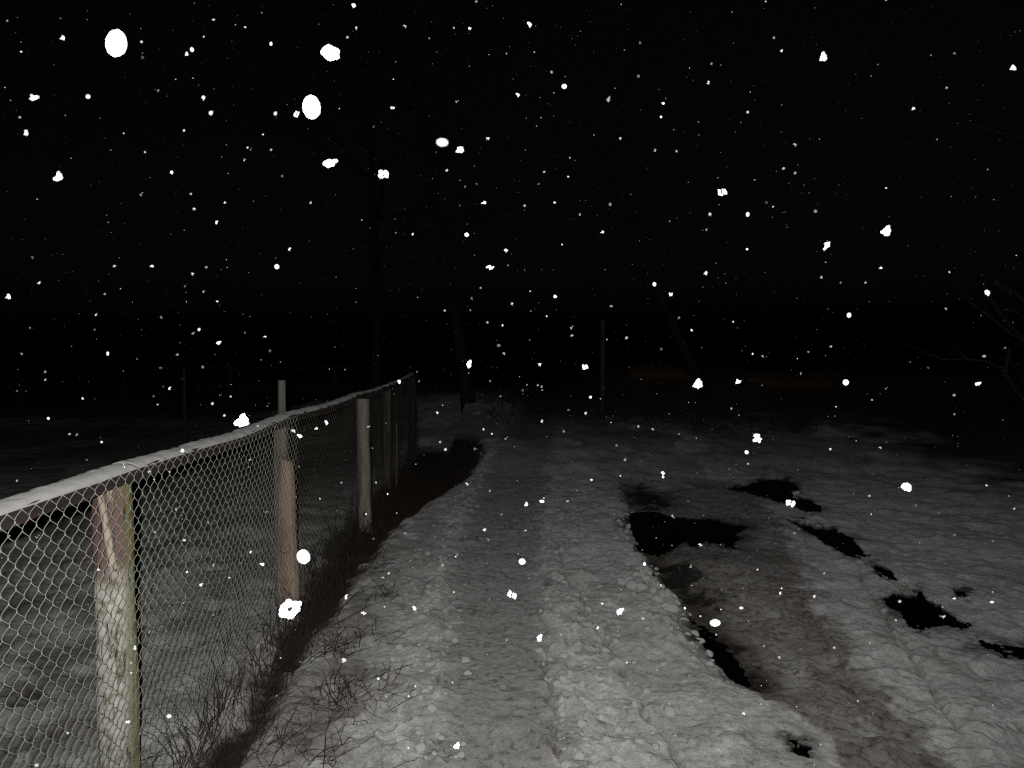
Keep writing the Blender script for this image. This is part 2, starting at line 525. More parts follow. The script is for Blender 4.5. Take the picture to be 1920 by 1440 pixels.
# bare weedy patches on the strip of snow between the fence and the footpath
for px, py, r in ((590, 1180, .13), (640, 1250, .10), (650, 1330, .10), (570, 1400, .13), (690, 1075, .12), (600, 1130, .09), (705, 1035, .14)):
    cx, cy = G(px, py)
    dd = np.hypot((X - cx), (Y - cy) * 0.8) / r + (n2 - 0.5) * 2.2 + (n3 - 0.5) * 1.4
    mixc((1 - sstep(0.2, 1.0, dd)) * 0.55, (0.12, 0.085, 0.07))
# dark thawed holes in the yard behind the mesh
for px, py, r in ((125, 1208, .035), (112, 1232, .03), (88, 1380, .05), (375, 1205, .06), (100, 1255, .04), (455, 1108, .05), (30, 1320, .05), (60, 1300, .07), (130, 1120, .06), (330, 1010, .09), (420, 1010, .08), (90, 1110, .05)):
    cx, cy = G(px, py)
    dd = np.hypot((X - cx), (Y - cy) * 0.8) / r + (n3 - 0.5) * 1.2
    mk = 1 - sstep(0.5, 1.0, dd)
    mixc(mk * 0.85, (0.06, 0.05, 0.04))
    Z = Z - 0.04 * mk
mixc(sstep(-1.6, -1.9, X) * sstep(0.52, 0.66, n1 * 0.7 + n2 * 0.3) * 0.45, (0.16, 0.14, 0.12))

# puddles and thawed holes: hollows that reach below the water
PUDDLES = [
    ("large", [(1180, 985), (1188, 958), (1225, 955), (1262, 962), (1300, 968), (1330, 964), (1360, 972), (1390, 975), (1403, 986), (1376, 994), (1392, 1004), (1372, 1014), (1380, 1026), (1352, 1018), (1318, 1010), (1300, 1018), (1280, 1008), (1258, 1022), (1240, 1030), (1205, 1020)], "large black puddle at the head of the muddy wheel rut"),
    ("upper", [(1362, 913), (1400, 907), (1438, 896), (1470, 895), (1488, 902), (1497, 916), (1476, 921), (1505, 929), (1535, 944), (1538, 958), (1515, 958), (1490, 946), (1455, 936), (1398, 922)], "black puddle shaped like an arrowhead, farthest up the right side of the track"),
    ("middle", [(1478, 972), (1520, 980), (1560, 986), (1598, 1006), (1626, 1043), (1595, 1040), (1560, 1022), (1525, 1000)], "narrow black puddle slanting through the snow, below the arrowhead puddle"),
    ("small", [(1636, 1058), (1662, 1064), (1678, 1086), (1652, 1082)], "smallest thin dark puddle between the slanting puddle and the ragged one"),
    ("ragged", [(1658, 1122), (1672, 1106), (1700, 1100), (1722, 1098), (1738, 1120), (1764, 1132), (1785, 1150), (1812, 1158), (1822, 1172), (1805, 1180), (1760, 1174), (1725, 1176), (1706, 1168), (1698, 1148), (1672, 1138)], "ragged black thaw hole in the smooth snow at the right"),
    ("edge", [(1822, 1200), (1850, 1198), (1870, 1210), (1935, 1218), (1960, 1228), (1935, 1238), (1880, 1226)], "long thin black puddle running off the right edge of the view"),
    ("bank", [(1296, 1146), (1322, 1154), (1358, 1188), (1394, 1236), (1404, 1270), (1384, 1266), (1345, 1222), (1318, 1182)], "dark strip of water under the broken snow bank"),
    ("pit", [(1486, 1398), (1506, 1396), (1517, 1408), (1516, 1420), (1498, 1420), (1486, 1408)], "small black hole melted in the snow near the bottom of the view"),
    ("dot", [(1791, 1105), (1801, 1103), (1808, 1114), (1796, 1117)], "tiny black hole in the snow just above the ragged thaw hole"),
]
WATER_Z = {}
for nm, pts, lab in PUDDLES:
    po = [G(*p) for p in pts]
    w_ = window(po, 0.35)
    qx, qy = X[w_] + (n3[w_] - 0.5) * 0.07 + (n2[w_] - 0.5) * 0.05 + (n5[w_] - 0.5) * 0.05, Y[w_] + (n3[w_] - 0.5) * 0.22 + (n2[w_] - 0.5) * 0.14 + (n5[w_] - 0.5) * 0.16
    d = seg_dist(po, True, qx, qy)
    sd = np.where(inside(po, qx, qy), -d, d)
    base = float(np.median(Z[w_][sd < 0.02])) if (sd < 0.02).any() else 0
    soft = 0.05 if nm in ("large", "mud", "bank") else 0.03
    mk = 1 - sstep(-soft, soft, sd)
    WATER_Z[nm] = base - (0.004 if nm == 'edge' else 0.012)
    fl_ = (1 - sstep(0.02, 0.22, sd)) * 0.8
    Z[w_] = Z[w_] * (1 - fl_) + (base + (Z[w_] - base) * 0.25) * fl_
    Z[w_] = Z[w_] * (1 - mk) + (base - 0.05 + (n3[w_] - 0.5) * 0.03 + (n2[w_] - .5) * .03) * mk
    rim = (np.exp(-(np.clip(sd + (n2[w_] - .5) * .25, 0, 9) / (0.10 if nm in ("large", "bank") else 0.045)) ** 2) * np.clip(0.55 + (n1[w_] - 0.4) * 2.5, 0.25, 0.95))[..., None]
    if True:
        C[w_] = C[w_] * (1 - rim) + np.array((0.075, 0.066, 0.056)) * rim
    k = (mk * 0.95)[..., None]
    C[w_] = C[w_] * (1 - k) + np.array((0.03, 0.026, 0.02)) * k

# wet mud and melt stains round the puddles
for px, py, rx, ry, k in ((1212, 928, .30, 1.0, .95), (1250, 935, .22, .6, .6), (1275, 1068, .20, .50, .95), (1318, 1108, .16, .3, .95), (1238, 1058, .14, .3, .8), (1345, 1180, .12, .35, .85), (1382, 1228, .13, .35, .9),
                      (1395, 1265, .10, .2, .6), (1440, 930, .5, .5, .4), (1560, 1000, .35, .35, .35), (1530, 985, .2, .3, .6), (1735, 1150, .22, .25, .5), (1880, 1215, .3, .16, .5), (1440, 1050, .4, .4, .35), (1310, 1040, .35, .3, .5)):
    cx, cy = G(px, py)
    dd = np.hypot((X - cx) / rx, (Y - cy) / ry) + (n2 - 0.5) * 1.5 + (n3 - 0.5) * 1.0 + (n5 - 0.5) * 0.5
    mixc((1 - sstep(0.25, 1.0, dd)) * k, (0.035, 0.030, 0.026))
# the land rises gently behind and ends in a dark grassy bank
start = np.where(X > -0.9, 9.5, 11.8)
rise = np.clip(Y - start, 0, 6.0) * 0.085 * sstep(-4, 0, X + 3)
rise = rise + 0.55 * sstep(15.3, 17.5, Y + (n4 - 0.5) * 2) * sstep(0.8, 2.5, X)
Z = Z + rise * sstep(0, 1.5, Y - start)
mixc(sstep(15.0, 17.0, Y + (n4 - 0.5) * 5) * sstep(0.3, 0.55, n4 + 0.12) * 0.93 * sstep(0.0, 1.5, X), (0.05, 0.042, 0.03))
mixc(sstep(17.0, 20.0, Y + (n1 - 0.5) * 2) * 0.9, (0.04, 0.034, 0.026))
# far patches of bare ground showing through, then darker tones with flash falloff painted in
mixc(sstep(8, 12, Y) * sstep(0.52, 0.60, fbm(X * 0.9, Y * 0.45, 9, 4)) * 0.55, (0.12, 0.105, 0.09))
mixc(sstep(5.0, 6.6, X + (n1 - 0.5) * 2.5) * sstep(7.5, 9, Y) * 0.9, (0.05, 0.042, 0.034))  # darker beyond the right-hand side
mixc(sstep(9.6, 15.5, Y + (n1 - 0.5) * 4) * sstep(-0.5, 0.6, X) * 0.92, (0.05, 0.042, 0.034))  # dark grass ground, begun nearer to paint the flash fading out
mixc(sstep(6, 12, Y) * sstep(-1.5, -2.2, X) * (1 - 0.6 * np.exp(-((Y - 17) / 1.0) ** 2)) * 0.75, (0.10, 0.09, 0.08))  # yard colour darkens with distance, flash falloff painted in

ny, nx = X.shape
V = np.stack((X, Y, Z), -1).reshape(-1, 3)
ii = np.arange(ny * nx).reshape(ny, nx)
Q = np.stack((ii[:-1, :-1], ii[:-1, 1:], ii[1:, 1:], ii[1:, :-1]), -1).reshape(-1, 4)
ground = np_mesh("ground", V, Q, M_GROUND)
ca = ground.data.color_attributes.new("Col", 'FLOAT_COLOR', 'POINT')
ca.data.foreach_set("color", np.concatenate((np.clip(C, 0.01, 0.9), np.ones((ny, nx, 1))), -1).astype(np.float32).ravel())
tag(ground, "trodden night snow with a footpath and a muddy wheel rut", "ground", kind="structure")
def gz(x, y):
    j = min(max(int(np.searchsorted(YS, y)), 0), ny - 1)
    i = min(max(int(np.searchsorted(XS, x)), 0), nx - 1)
    return float(Z[j, i])

for nm, pts, lab in PUDDLES:
    po = [G(*p) for p in pts]
    cx, cy = sum(p[0] for p in po) / len(po), sum(p[1] for p in po) / len(po)
    mb = MB()
    vs = []
    for p in po:
        d = Vector((p[0] - cx, p[1] - cy))
        d = d * (1 + 0.06 / max(d.length, 0.05))
        vs.append((cx + d.x, cy + d.y, WATER_Z[nm]))
    n = len(vs)
    vs += [(a, b_, c - 0.03) for a, b_, c in vs]
    mb.add(vs, [tuple(range(n))[::-1], tuple(range(n, 2 * n))] + [(i, (i + 1) % n, n + (i + 1) % n, n + i) for i in range(n)])
    tag(mb.build("puddle", M_WATER), lab, "puddle", kind="structure")

# ------------------------------------------------------------------ the fence: posts, snow-topped rail, chain-link
FX = -1.346                                               # plane of the wire
fence = empty("chain_link_fence", (FX, 2.85, 0))
tag(fence, "chain-link garden fence with a snow-topped wooden rail, left of the footpath", "fence")
OFF = Vector((FX, 2.85, 0))
def L(o):                                                 # meshes built in world space, moved to the fence's base
    me = o.data
    n = len(me.vertices)
    a = np.empty(n * 3, np.float32)
    me.vertices.foreach_get("co", a)
    a = a.reshape(-1, 3) - np.array(OFF, np.float32)
    me.vertices.foreach_set("co", a.ravel())
    me.update()
    return o
def post(name, x, y, z0, z1, w0, w1, m, lean=(0, 0), k=12, square=False, seed=0, label=None, flat=0.0, top_cut=0.0, parent=fence):
    rows = 40
    V, Fc = [], []
    for i in range(rows + 1):
        t = i / rows
        z = z0 + (z1 - z0) * t
        w = (w0 + (w1 - w0) * t) / 2
        for j in range(k):
            a = 2 * math.pi * (j + 0.5) / k
            ca_, sa = math.cos(a), math.sin(a)
            if square:
                q = 1 / max(abs(ca_), abs(sa))
                q = min(q, 1.22)
                r = w * q * (1 + 0.03 * math.sin(z * 9 + seed) + 0.04 * (random.random() - .5))
            else:
                r = w * (1 + 0.06 * math.sin(3 * a + seed + z * 2) + 0.035 * math.sin(z * 11 + seed * 3 + 2 * a) + 0.04 * (random.random() - .5))
            zz = z + (top_cut * ca_ if i == rows else 0)
            V.append((lean[0] * (z - z0) + r * ca_, lean[1] * (z - z0) + r * sa, zz))
    for i in range(rows):
        for j in range(k):
            j2 = (j + 1) % k
            Fc.append((i * k + j, i * k + j2, (i + 1) * k + j2, (i + 1) * k + j))
    Fc.append(tuple(range(k))[::-1])
    Fc.append(tuple(rows * k + j for j in range(k)))
    mb = MB()
    mb.add(V, Fc)
    o = mb.build(name, m, parent)
    o.location = (x - (OFF.x if parent else 0), y - (OFF.y if parent else 0), 0)
    if label:
        o["label"] = label
    return o
POSTS = [0.75, 2.85, 5.0, 7.0, 9.2, 11.2]
RAILX = -1.405
def rail_z(y):
    return float(np.interp(y, [0, 2.4, 2.85, 4.0, 5.0, 6.0, 7.0, 8.2, 9.2, 10.2, 11.2], [1.15, 1.158, 1.165, 1.152, 1.175, 1.155, 1.17, 1.155, 1.17, 1.19, 1.21]))
post("post", -1.437, 2.85, -0.3, 1.115, 0.142, 0.130, M_NEARPOST, seed=1, k=26, label="thick post with flaking red paint above pale lichen")
post("post", -1.462, 5.03, -0.3, 1.13, 0.094, 0.086, M_POSTGREY, square=True, seed=2, k=12)
post("stake", -1.475, 5.10, -0.2, 1.385, 0.055, 0.046, M_STAKE, (0.0, 0.0), k=8, square=True, seed=5, label="thin grey stake rising above the rail")
post("log_prop", -1.400, 4.93, -0.2, 0.90, 0.172, 0.088, M_LOG, (-0.012, 0.02), k=12, seed=4, top_cut=-0.02, label="brown split log tapering upwards")
post("post", -1.302 - 0.005, 7.05, -0.3, 1.14, 0.122, 0.112, M_POSTPALE, (-0.01, 0), k=14, seed=3, label="pale round log post")
post("post", -1.455, 9.25, -0.3, 1.15, 0.100, 0.092, M_POSTGREY, k=10, seed=7)
post("stake", -1.335, 9.15, -0.1, 0.72, 0.022, 0.018, M_STAKE, (0.01, 0), k=6, seed=8)
post("post", -1.41, 11.2, -0.3, 1.24, 0.11, 0.10, M_DARKPOST, k=10, seed=9)
post("post", -1.42, 0.75, -0.3, 1.12, 0.11, 0.10, M_POSTGREY, k=10, seed=6)

for bi in range(5):
    y0, y1 = POSTS[bi], POSTS[bi + 1]
    ny_ = max(30, int((y1 - y0) / 0.014))
    hw = 0.050 if bi < 2 else 0.042
    hgt = 0.048
    V, Fc, VS, FS = [], [], [], []
    prof = 7
    jx = 0.0
    for i in range(ny_ + 1):
        t = i / ny_
        yy = y0 + 0.0005 + (y1 - y0 - 0.001) * t
        z = rail_z(yy)
        cx = RAILX + jx + 0.004 * math.sin(yy * 5)
        wv = 0.003 * math.sin(yy * 17)
        V += [(cx - hw, yy, z), (cx + hw, yy, z + wv), (cx + hw - 0.004, yy, z - hgt + wv), (cx - hw + 0.004, yy, z - hgt)]
        for j in range(prof):                             # snow lying on the rail
            u = j / (prof - 1) * 2 - 1
            nzv = float(vnoise(np.array([yy * 26.0 + j * 0.9]), np.array([u * 4]), 31)[0]) - 0.5
            nzl = float(vnoise(np.array([yy * 5.0]), np.array([0.5]), 33)[0]) - 0.5
            ed = abs(u) ** 4
            lump = 0.004 * math.exp(-((yy - y0 - 0.05) / 0.10) ** 2)
            fs_ = (1, 1, 0.9, 0.62, 0.45)[bi]  # snow narrowed bay by bay, shaped so the far rail dims like the flash
            VS.append((cx + u * fs_ * (hw + 0.006 + 0.012 * nzl + 0.012 * nzv), yy, z + 0.003 + (0.011 + 0.008 * nzl + lump) * (1 - 0.85 * ed) + 0.009 * nzv - 0.007 * ed))
        VS += [(cx + hw + 0.001, yy, z - 0.006), (cx - hw - 0.001, yy, z - 0.006)]
    for i in range(ny_):
        for j in range(4):
            Fc.append((i * 4 + j, (i + 1) * 4 + j, (i + 1) * 4 + (j + 1) % 4, i * 4 + (j + 1) % 4))
        for j in range(prof + 2):
            k_ = prof + 2
            FS.append((i * k_ + j, i * k_ + (j + 1) % k_, (i + 1) * k_ + (j + 1) % k_, (i + 1) * k_ + j))
    Fc += [(0, 1, 2, 3), (ny_ * 4 + 3, ny_ * 4 + 2, ny_ * 4 + 1, ny_ * 4)]
    k_ = prof + 2
    FS += [tuple(range(k_))[::-1], tuple(ny_ * k_ + j for j in range(k_))]
    mb = MB(); mb.add(V, Fc)
    rail = L(mb.build("rail", M_RAIL, fence))
    mb = MB(); mb.add(VS, FS)
    sn = L(mb.build("snow_cap", M_SNOW, rail, smooth=True))

M_WIRE_DIM = simple('far_wire_dimmed', (0.08, 0.075, 0.06), (0.20, 0.19, 0.16), 40, 0.7, 0.1, spec=0.4)  # same wire for the far bays, flash falloff put into its colour
AW, BH = 0.0335, 0.0305                                   # half a mesh opening, along and up
def chain_link(y0, y1, i0, m=None):
    cnt = int(round((y1 - y0) / AW))
    sub = 5
    tub = 4
    allv, allq, base = [], [], 0
    for w in range(cnt):
        i = i0 + w
        yc = y0 + w * AW
        top = rail_z(yc) - 0.002
        low = 0.0 + 0.02 * math.sin(yc * 2.1) + gz(FX, yc)
        kmax = int((top - low) / BH)
        pts = []
        for k in range(kmax):
            a, b_ = ((k + i) % 2), ((k + 1 + i) % 2)
            for q in range(sub):
                t = q / sub
                te = 0.5 - 0.5 * math.cos(math.pi * t)
                te = 0.45 * te + 0.55 * t
                sgn = 1 if b_ > a else -1
                s_ = yc + AW * (a + (b_ - a) * te) + (0.0012 if (a + (b_ - a) * te) > 0.5 else -0.0012)
                pts.append((sgn * 0.0042 * math.sin(math.pi * t), s_, top - (k + t) * BH))
        P = np.array(pts)
        nzv = (fbm(P[:, 1] * 1.3, P[:, 2] * 1.7, 5, 2) - 0.5)
        lowf = np.clip(1.0 - P[:, 2], 0, 1)
        P[:, 0] += FX + nzv * (0.035 + 0.07 * lowf)
        P[:, 1] += (fbm(P[:, 1] * 2.3, P[:, 2] * 2.1, 6, 2) - 0.5) * 0.05 + random.gauss(0, 0.0012)
        P[:, 2] += (fbm(P[:, 1] * 2.1, P[:, 2] * 1.9, 7, 2) - 0.5) * 0.05 * np.clip((top - P[:, 2]) * 6, 0, 1) + random.gauss(0, 0.001)
        T = np.gradient(P, axis=0)
        T /= np.linalg.norm(T, axis=1)[:, None] + 1e-9
        U = np.cross(T, np.array((1.0, 0, 0)))
        U /= np.linalg.norm(U, axis=1)[:, None] + 1e-9
        W = np.cross(T, U)
        r = 0.00115
        ring = [P + r * (math.cos(2 * math.pi * j / tub) * U + math.sin(2 * math.pi * j / tub) * W) for j in range(tub)]
        vv = np.stack(ring, 1).reshape(-1, 3)
        n = len(P)
        ix = np.arange(n * tub).reshape(n, tub)
        q = np.stack((ix[:-1], np.roll(ix, -1, 1)[:-1], np.roll(ix, -1, 1)[1:], ix[1:]), -1).reshape(-1, 4) + base
        allv.append(vv)
        allq.append(q)
        base += len(vv)
    o = np_mesh("wire_mesh", np.concatenate(allv), np.concatenate(allq), m, fence)
    if m is M_WIRE_DIM:
        o['label'] = 'far stretch of wire mesh, darkened in colour for the fading flash'
    L(o)
    return i0 + cnt
idx = 0
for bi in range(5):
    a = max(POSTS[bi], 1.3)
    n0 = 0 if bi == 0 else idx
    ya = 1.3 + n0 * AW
    idx = chain_link(ya, POSTS[bi + 1], n0, M_WIRE if bi < 2 else M_WIRE_DIM)

# ------------------------------------------------------------------ dead plants
def stem(mb, x, y, z, h, lean, r, bend=0.3, segs=5, k=3):
    az = random.uniform(0, 2 * math.pi)
    pts, rr = [], []
    px_, py_, pz = x, y, z - 0.02
    dx, dy = math.cos(az) * lean, math.sin(az) * lean
    for i in range(segs + 1):
        t = i / segs
        pts.append((px_, py_, pz))
        rr.append(r * (1 - 0.7 * t))
        st = h / segs
        dx += random.gauss(0, bend) * 0.35
        dy += random.gauss(0, bend) * 0.35
        up = max(0.1, 1 - (dx * dx + dy * dy) * 0.5) * (1 - 0.4 * bend * t)
        l = math.sqrt(dx * dx + dy * dy + up * up)
        px_ += dx / l * st; py_ += dy / l * st; pz += up / l * st
    mb.tube(pts, rr, k, cap=False)
    return pts
mb = MB()
for _ in range(4600):                                     # the strip under the fence
    yy = 2.4 + 9.3 * random.random() ** 1.15
    g = float(np.interp(yy, [0, 3.0, 4.3, 5.5, 7.0, 8.3, 9.5, 11.0, 12.2], [-1.02, -1.04, -1.09, -1.10, -1.04, -0.86, -0.58, -0.36, -0.5]))
    xx = random.uniform(-1.30 if yy < 5 else -1.47, g + 0.03) if random.random() < 0.75 else random.gauss(-1.27, 0.07) if yy < 5 else random.gauss(-1.36, 0.10)
    h = random.uniform(0.05, 0.22) * (2.1 if random.random() < 0.2 and yy < 8 else 1)
    if yy < 4 and random.random() < 0.35:
        continue
    stem(mb, xx, yy, gz(xx, yy), h, random.uniform(0.1, 0.9), random.uniform(0.0008, 0.0017) * (1 + yy / 12), 0.5, 4)
for _ in range(260):                                      # tufts of the yard behind the wire
    yy = 2.4 + 8 * random.random()
    xx = random.uniform(-0.7 * yy, -1.6)
    if fbm(np.array([xx * 2.]), np.array([yy * 2.]), 40, 2)[0] > 0.5:
        stem(mb, xx, yy, gz(xx, yy), random.uniform(0.03, 0.10), 0.8, 0.0012, 0.5, 3)
for _ in range(260):                                      # odd stalks poking out of the snow by the path
    yy = 2.7 + 6 * random.random()
    xx = random.uniform(-1.2, 0.6) if random.random() < .8 else random.uniform(0.5, 3)
    stem(mb, xx, yy, gz(xx, yy), random.uniform(0.03, 0.09), 0.9, 0.0010, 0.5, 3)
tag(mb.build("dry_grass", M_GRASS), "dead brown grass along the foot of the wire fence", "grass", kind="stuff")

WG = "bare weeds lying on the snow beside the fence"
for px, py, r, n, lab in (
        (640, 1215, .20, 46, "tangle of dark bare stalks on the snow beside the brown split log"),
        (655, 1320, .17, 60, "densest bush of bare reddish stalks, halfway between the fence and the footpath"),
        (560, 1415, .20, 50, "bare dark weed at the bottom edge of the view, beside the fence foot"),
        (690, 1065, .16, 40, "low dark weed farther up the snow strip, below the pale log post"),
        (725, 1130, .14, 16, "few loose dark stalks bent towards the footpath"),
        (600, 1170, .13, 34, "small dark weed close to the fence grass, above the loose bush")):
    cx, cy = G(px, py)
    w = empty("dry_weed", (cx, cy, gz(cx, cy)))
    tag(w, lab, "weed", WG)
    mb = MB()
    for _ in range(int(n * 1.7)):
        x, y = random.gauss(0, r * 0.5), random.gauss(0, r * 0.5)
        p = stem(mb, x, y, gz(cx + x, cy + y) - gz(cx, cy), random.uniform(0.08, 0.28), random.uniform(0.4, 1.8), random.uniform(0.0013, 0.0026), 0.7, 6)
        for _ in range(random.randint(1, 3)):
            q = random.choice(p[2:])
            stem(mb, q[0], q[1], q[2] + 0.02, random.uniform(0.03, 0.10), random.uniform(0.6, 1.6), 0.0009, 0.5, 3)
    mb.build("stalks", M_TWIG, w)

c = G(1722, 1128)
w = empty("dry_weed", (c[0], c[1], gz(*c)))
tag(w, "dead tuft standing in the ragged black thaw hole", "weed")
mb = MB()
for _ in range(90):
    x, y = random.gauss(-0.02, 0.06), random.gauss(0, 0.05)
    stem(mb, x, y, -0.02, random.uniform(0.03, 0.13), random.uniform(0.5, 1.8), 0.0022, 0.7, 4)
mb.build("stalks", M_TUFT, w)
mb = MB()                                                 # pale stem caught in the wire by the near post
pts = [A(x, y, 3.0) for x, y in ((258, 1185), (266, 1160), (267, 1148), (262, 1135), (258, 1128), (262, 1118), (270, 1108), (275, 1095), (276, 1075))]
for p in pts:
    p.x += 0.0
mb.tube(pts, [0.0016] * 9, 5)
tag(mb.build("dry_tendril", M_STEM), "pale curled dry stem hooked in the wire right of the red post", "tendril")
mb = MB()
q = [A(x, y, 4.86) for x, y in ((524, 1033), (532, 1037), (540, 1037), (546, 1030), (544, 1022), (541, 1018))]
mb.tube(q, [0.003, 0.003, 0.0026, 0.0024, 0.002, 0.0014], 5)
mb.tube([q[3], A(541, 1026, 4.86), A(540, 1022, 4.86)], [0.0022, 0.0018, 0.0012], 5)
tag(mb.build("dry_twig", M_TWIG), "small hooked twig caught in the wire before the brown log", "twig")

# ------------------------------------------------------------------ snow clods thrown up beside the track
_bm = bmesh.new()
bmesh.ops.create_icosphere(_bm, subdivisions=2, radius=1.0)
ICO2 = (np.array([v.co[:] for v in _bm.verts]), [tuple(v.index for v in f.verts) for f in _bm.faces])
_bm.free()
_bm = bmesh.new()
bmesh.ops.create_icosphere(_bm, subdivisions=1, radius=1.0)
ICO1 = (np.array([v.co[:] for v in _bm.verts]), [tuple(v.index for v in f.verts) for f in _bm.faces])
_bm.free()
def lumpy(seed, amp=0.28):
    v, f = ICO2
    a = fbm(v[:, 0] * 1.7 + seed * 7, v[:, 1] * 1.7 + v[:, 2] * 1.3 + seed, seed, 3) - 0.5
    return v * (1 + 2 * amp * a)[:, None], f
CLODS = []
for s_ in range(5):
    v, f = lumpy(50 + s_, 0.5)
    v = v * np.array((1, 0.8, 0.62))
    me = bpy.data.meshes.new("snow_clod")
    me.from_pydata(v.tolist(), [], f)
    me.materials.append(M_CLOD)
    me.polygons.foreach_set("use_smooth", [True] * len(me.polygons))
    CLODS.append(me)
CG = "snow clods along the edges of the track"
def clod(px, py, w, lab):
    x, y = G(px, py)
    o = bpy.data.objects.new("snow_clod", random.choice(CLODS))
    r = w / F * y / 2
    o.scale = (r, r, r)
    o.rotation_euler = (random.uniform(-.3, .3), random.uniform(-.3, .3), random.uniform(0, 6))
    o.location = (x, y, gz(x, y) + r * 0.22)
    tag(o, lab, "snow clod", CG)
    COL.objects.link(o)
LB, LP, LC = ("lump of broken snow on the bank above the muddy rut",
              "lump of snow kicked up along the left edge of the footpath",
              "lump of snow beside the thin wheel line right of the footpath")
for px, py, w in ((1166, 1094, 22), (1185, 1103, 30), (1205, 1104, 26), (1225, 1112, 20), (1232, 1126, 18), (1262, 1142, 30), (1246, 1140, 20),
                  (1282, 1154, 22), (1300, 1172, 22), (1312, 1184, 20), (1210, 1088, 20), (1192, 1080, 18), (1330, 1206, 20), (1178, 1090, 22)):
    clod(px, py, w, LB)
for px, py, w in ((780, 1150, 10), (812, 1078, 9), (825, 1050, 8), (806, 1300, 16), (765, 1254, 14), (790, 1256, 13), (812, 1338, 22), (778, 1310, 16), (820, 1110, 9), (800, 1190, 12), (830, 1012, 9), (845, 985, 8)):
    clod(px, py, w, LP)
for px, py, w in ((1455, 917, 13), (1493, 925, 15), (1482, 929, 10)):
    clod(px, py, w, "lump of snow lying in the arrowhead puddle")
for px, py, w in ((1752, 1146, 15), (1768, 1158, 12), (1741, 1152, 9)):
    clod(px, py, w, "lump of snow lying in the ragged thaw hole")
for px, py, w in ((1124, 1252, 16), (1136, 1221, 18), (1175, 1232, 12), (1188, 1240, 12), (1156, 1203, 16), (1212, 1292, 20), (1255, 1334, 26), (1044, 1286, 18), (1030, 1264, 13), (1178, 1277, 12), (1127, 1328, 16), (1065, 1126, 12), (1098, 1126, 11), (1223, 1367, 12), (1140, 1385, 24), (1200, 1392, 22), (1230, 1396, 20), (1115, 1418, 18)):
    clod(px, py, w, LC)
# loose crumbs
cv, cf, nb = [], [], 0
for _ in range(1100):
    fn = random.choice((f_left, f_left, f_right, f_right, f_bank))
    x, y = fn()
    x += random.gauss(0, 0.05)
    r = 0.004 + 0.020 * random.random() ** 2.6
    v, f = lumpy(random.randint(200, 230), 0.55)
    v = v * r * np.array((1, random.uniform(0.6, 1), 0.7))
    a = random.uniform(0, 6.28)
    v = np.stack((v[:, 0] * math.cos(a) - v[:, 1] * math.sin(a), v[:, 0] * math.sin(a) + v[:, 1] * math.cos(a), v[:, 2]), -1) + np.array((x, y, gz(x, y) + r * random.uniform(-0.35, 0.25)))
    cv.append(v)
    cf.append(np.array(f) + nb)
    nb += len(v)
tag(np_mesh("snow_crumbs", np.concatenate(cv), np.concatenate(cf), M_CLOD), "fine crumbs of broken snow scattered along the track", "snow crumbs", kind="stuff")

# ------------------------------------------------------------------ what the flash barely reaches
def branch(mb, p, d, l, r, depth, curl=0.25):
    pts, rr = [p.copy()], [r]
    n = 5
    for i in range(n):
        d = (d + Vector((random.gauss(0, curl), random.gauss(0, curl), random.gauss(0, curl) + 0.06))).normalized()
        p = p + d * (l / n)
        pts.append(p.copy())
        rr.append(r * (1 - 0.62 * (i + 1) / n))
    mb.tube(pts, rr, 5 if r > 0.012 else 3, cap=False)
    if depth > 0:
        for _ in range(3 if depth > 1 else 4):
            i = random.randint(1, n)
            nd = (d + Vector((random.gauss(0, 0.7), random.gauss(0, 0.7), random.gauss(0.1, 0.5)))).normalized()
            branch(mb, pts[i], nd, l * random.uniform(0.5, 0.75), rr[i] * 0.6, depth - 1, curl)
def bare_tree(x, y, h, r, lean, lab, depth=3, low=0.45):
    z = gz(x, y)
    t = empty("bare_tree", (x, y, z))
    tag(t, lab, "tree", "bare trees in the darkness")
    mb = MB()
    pts, rr, p, d = [], [], Vector((0, 0, -0.2)), Vector((lean[0], lean[1], 1)).normalized()
    for i in range(10):
        pts.append(p.copy())
        rr.append(r * (1 - 0.07 * i) * (1.25 if i == 0 else 1))
        d = (d + Vector((random.gauss(0, 0.05), random.gauss(0, 0.05), 0.02))).normalized()
        p = p + d * h / 9
    mb.tube(pts, rr, 9)
    mb.build("trunk", M_BARK, t, smooth=True)
    mb = MB()
    for i in range(int(10 * low), 10):
        for _ in range(2):
            a = random.uniform(0, 6.3)
            branch(mb, pts[i], Vector((math.cos(a), math.sin(a), random.uniform(0.3, 1.0))).normalized(), h * random.uniform(0.22, 0.4), rr[i] * 0.55, depth - 1)
    mb.build("crown", M_BARK, t)
c = A(880, 650, 15.5)
bare_tree(c.x, c.y, 7.5, 0.13, (-0.10, 0), "faint bare tree behind the bend of the track, in line with the fence corner")
c = A(1345, 650, 15.0)
bare_tree(c.x, c.y, 6.0, 0.10, (-0.40, 0), "faint bare tree leaning left over the rusty mounds")
c = A(700, 650, 19.5)
bare_tree(c.x, c.y, 8.0, 0.14, (0.05, 0), "faint bare tree far back in the yard, behind the fence corner")
c = A(1990, 650, 7.8)
bare_tree(c.x, c.y, 4.6, 0.07, (-0.06, 0), "nearest bare tree, thin branches reaching in from the right edge", depth=4, low=0.25)

